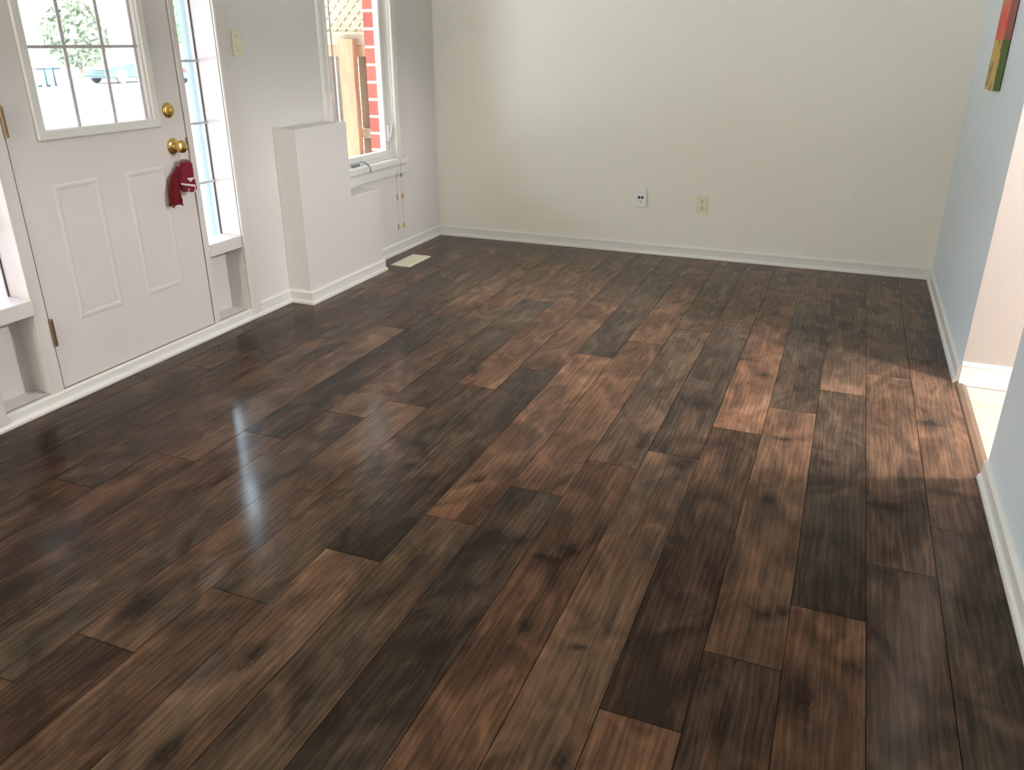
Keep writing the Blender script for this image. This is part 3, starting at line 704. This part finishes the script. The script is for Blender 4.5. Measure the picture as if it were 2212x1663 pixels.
tree('garden_tree', -25.0, 30.2, 4.6, 1.1, 'green tree seen through the sidelight beside the door knob', m_leaf2, 6, z0=.35)

def bin_(x, y, m, label):
    t = empty('wheelie_bin', (x, y, -.34), label, 'bin', 'bins across the street')
    MB().prism([(y-.165, -.28), (y+.165, -.28), (y+.195, .38), (y-.195, .38)], 'x', x-.26, x+.26, bev=.02).build('bin_body', m, t)
    MB().box(x-.30, x+.32, y-.205, y+.205, .38, .43, .015).build('bin_lid', m, t)
    for s_ in (-1, 1): MB().lathe([(0, .09), (.05, .09)], (x-.20, y+s_*.16-.025, -.25), (0, 1, 0), 16).build('wheel', m_black, t)
bin_(-29, 25.85, mat('grey_blue_bin', (.065, .07, .10), .6), 'pale grey bin, first of the row across the street')
bin_(-29, 26.27, mat('blue_bin', (.05, .15, .21), .6), 'blue recycling bin between two grey bins across the street')
bin_(-29, 26.69, mat('grey_bin', (.07, .07, .10), .6), 'grey bin nearest the small tree across the street')

def car(x, y, m, label, L=4.3, z0=-.34, tail=None):
    """a saloon parked along y, its nose towards smaller y"""
    t = empty('parked_car', (x, y+L/2, z0), label, 'car')
    o_ = lambda pts: [(y+a*L, z0+h) for a, h in pts]
    MB().prism(o_([(0, .28), (.015, .55), (.05, .66), (.27, .76), (.95, .80), (.99, .70), (1, .35), (.97, .22), (.03, .22)]), 'x', x-.85, x+.85, bev=.05, seg=2).build('car_body', m, t, True)
    MB().prism(o_([(.27, .75), (.40, 1.22), (.48, 1.30), (.70, 1.30), (.78, 1.24), (.90, .79)]), 'x', x-.70, x+.70, bev=.04, seg=2).build('car_cabin', mat('car_roof_paint', (.30, .32, .34), .3), t, True)
    for ya, yb in ((.33, .53), (.55, .80)):
        MB().prism(o_([(ya+.02, .80), (ya+.085 if ya < .4 else ya, 1.20), (yb-.0 if yb < .6 else yb-.07, 1.22), (yb, .80)]), 'x', x+.695, x+.712).build('car_window', m_glassdark, t)
    for a in (.18, .80):
        for xx in (x-.87, x+.70):
            MB().lathe([(0, .20), (.02, .31), (.15, .31), (.17, .20)], (xx, y+a*L, z0+.31), (1, 0, 0), 20).build('wheel', m_tyre, t, True)
    if tail: MB().box(x-.6, x+.87, y-.012, y+.10, z0+.50, z0+.66, .01).build('tail_light', tail, t)
m_tyre = mat('tyre_rubber', (.12, .12, .13), .8)
m_glassdark = mat('car_glass', (.30, .33, .36), .1)
car(-29, 28.75, mat('teal_paint', (.065, .115, .125), .35), 'teal car parked across the street right of the small tree')
car(-25.3, 30.4, mat('blue_paint', (.09, .13, .27), .35), 'blue car with a red light seen through the sidelight', L=3.9, tail=mat('red_lens', (.30, .03, .03), .3))

hs = empty('far_house', (-48, 44, -.34), 'pale house with a low grey roof far across the street', 'house')
MB().box(-56, -48, 30, 58, -.34, 2.3).build('house_wall', mat('pale_siding', (.6, .6, .58), .8), hs)
MB().prism([(-47.4, 2.2), (-56.6, 2.2), (-52, 4.4)], 'y', 29.4, 58.6).build('house_roof', mat('grey_shingle', (.30, .30, .30), .9), hs)
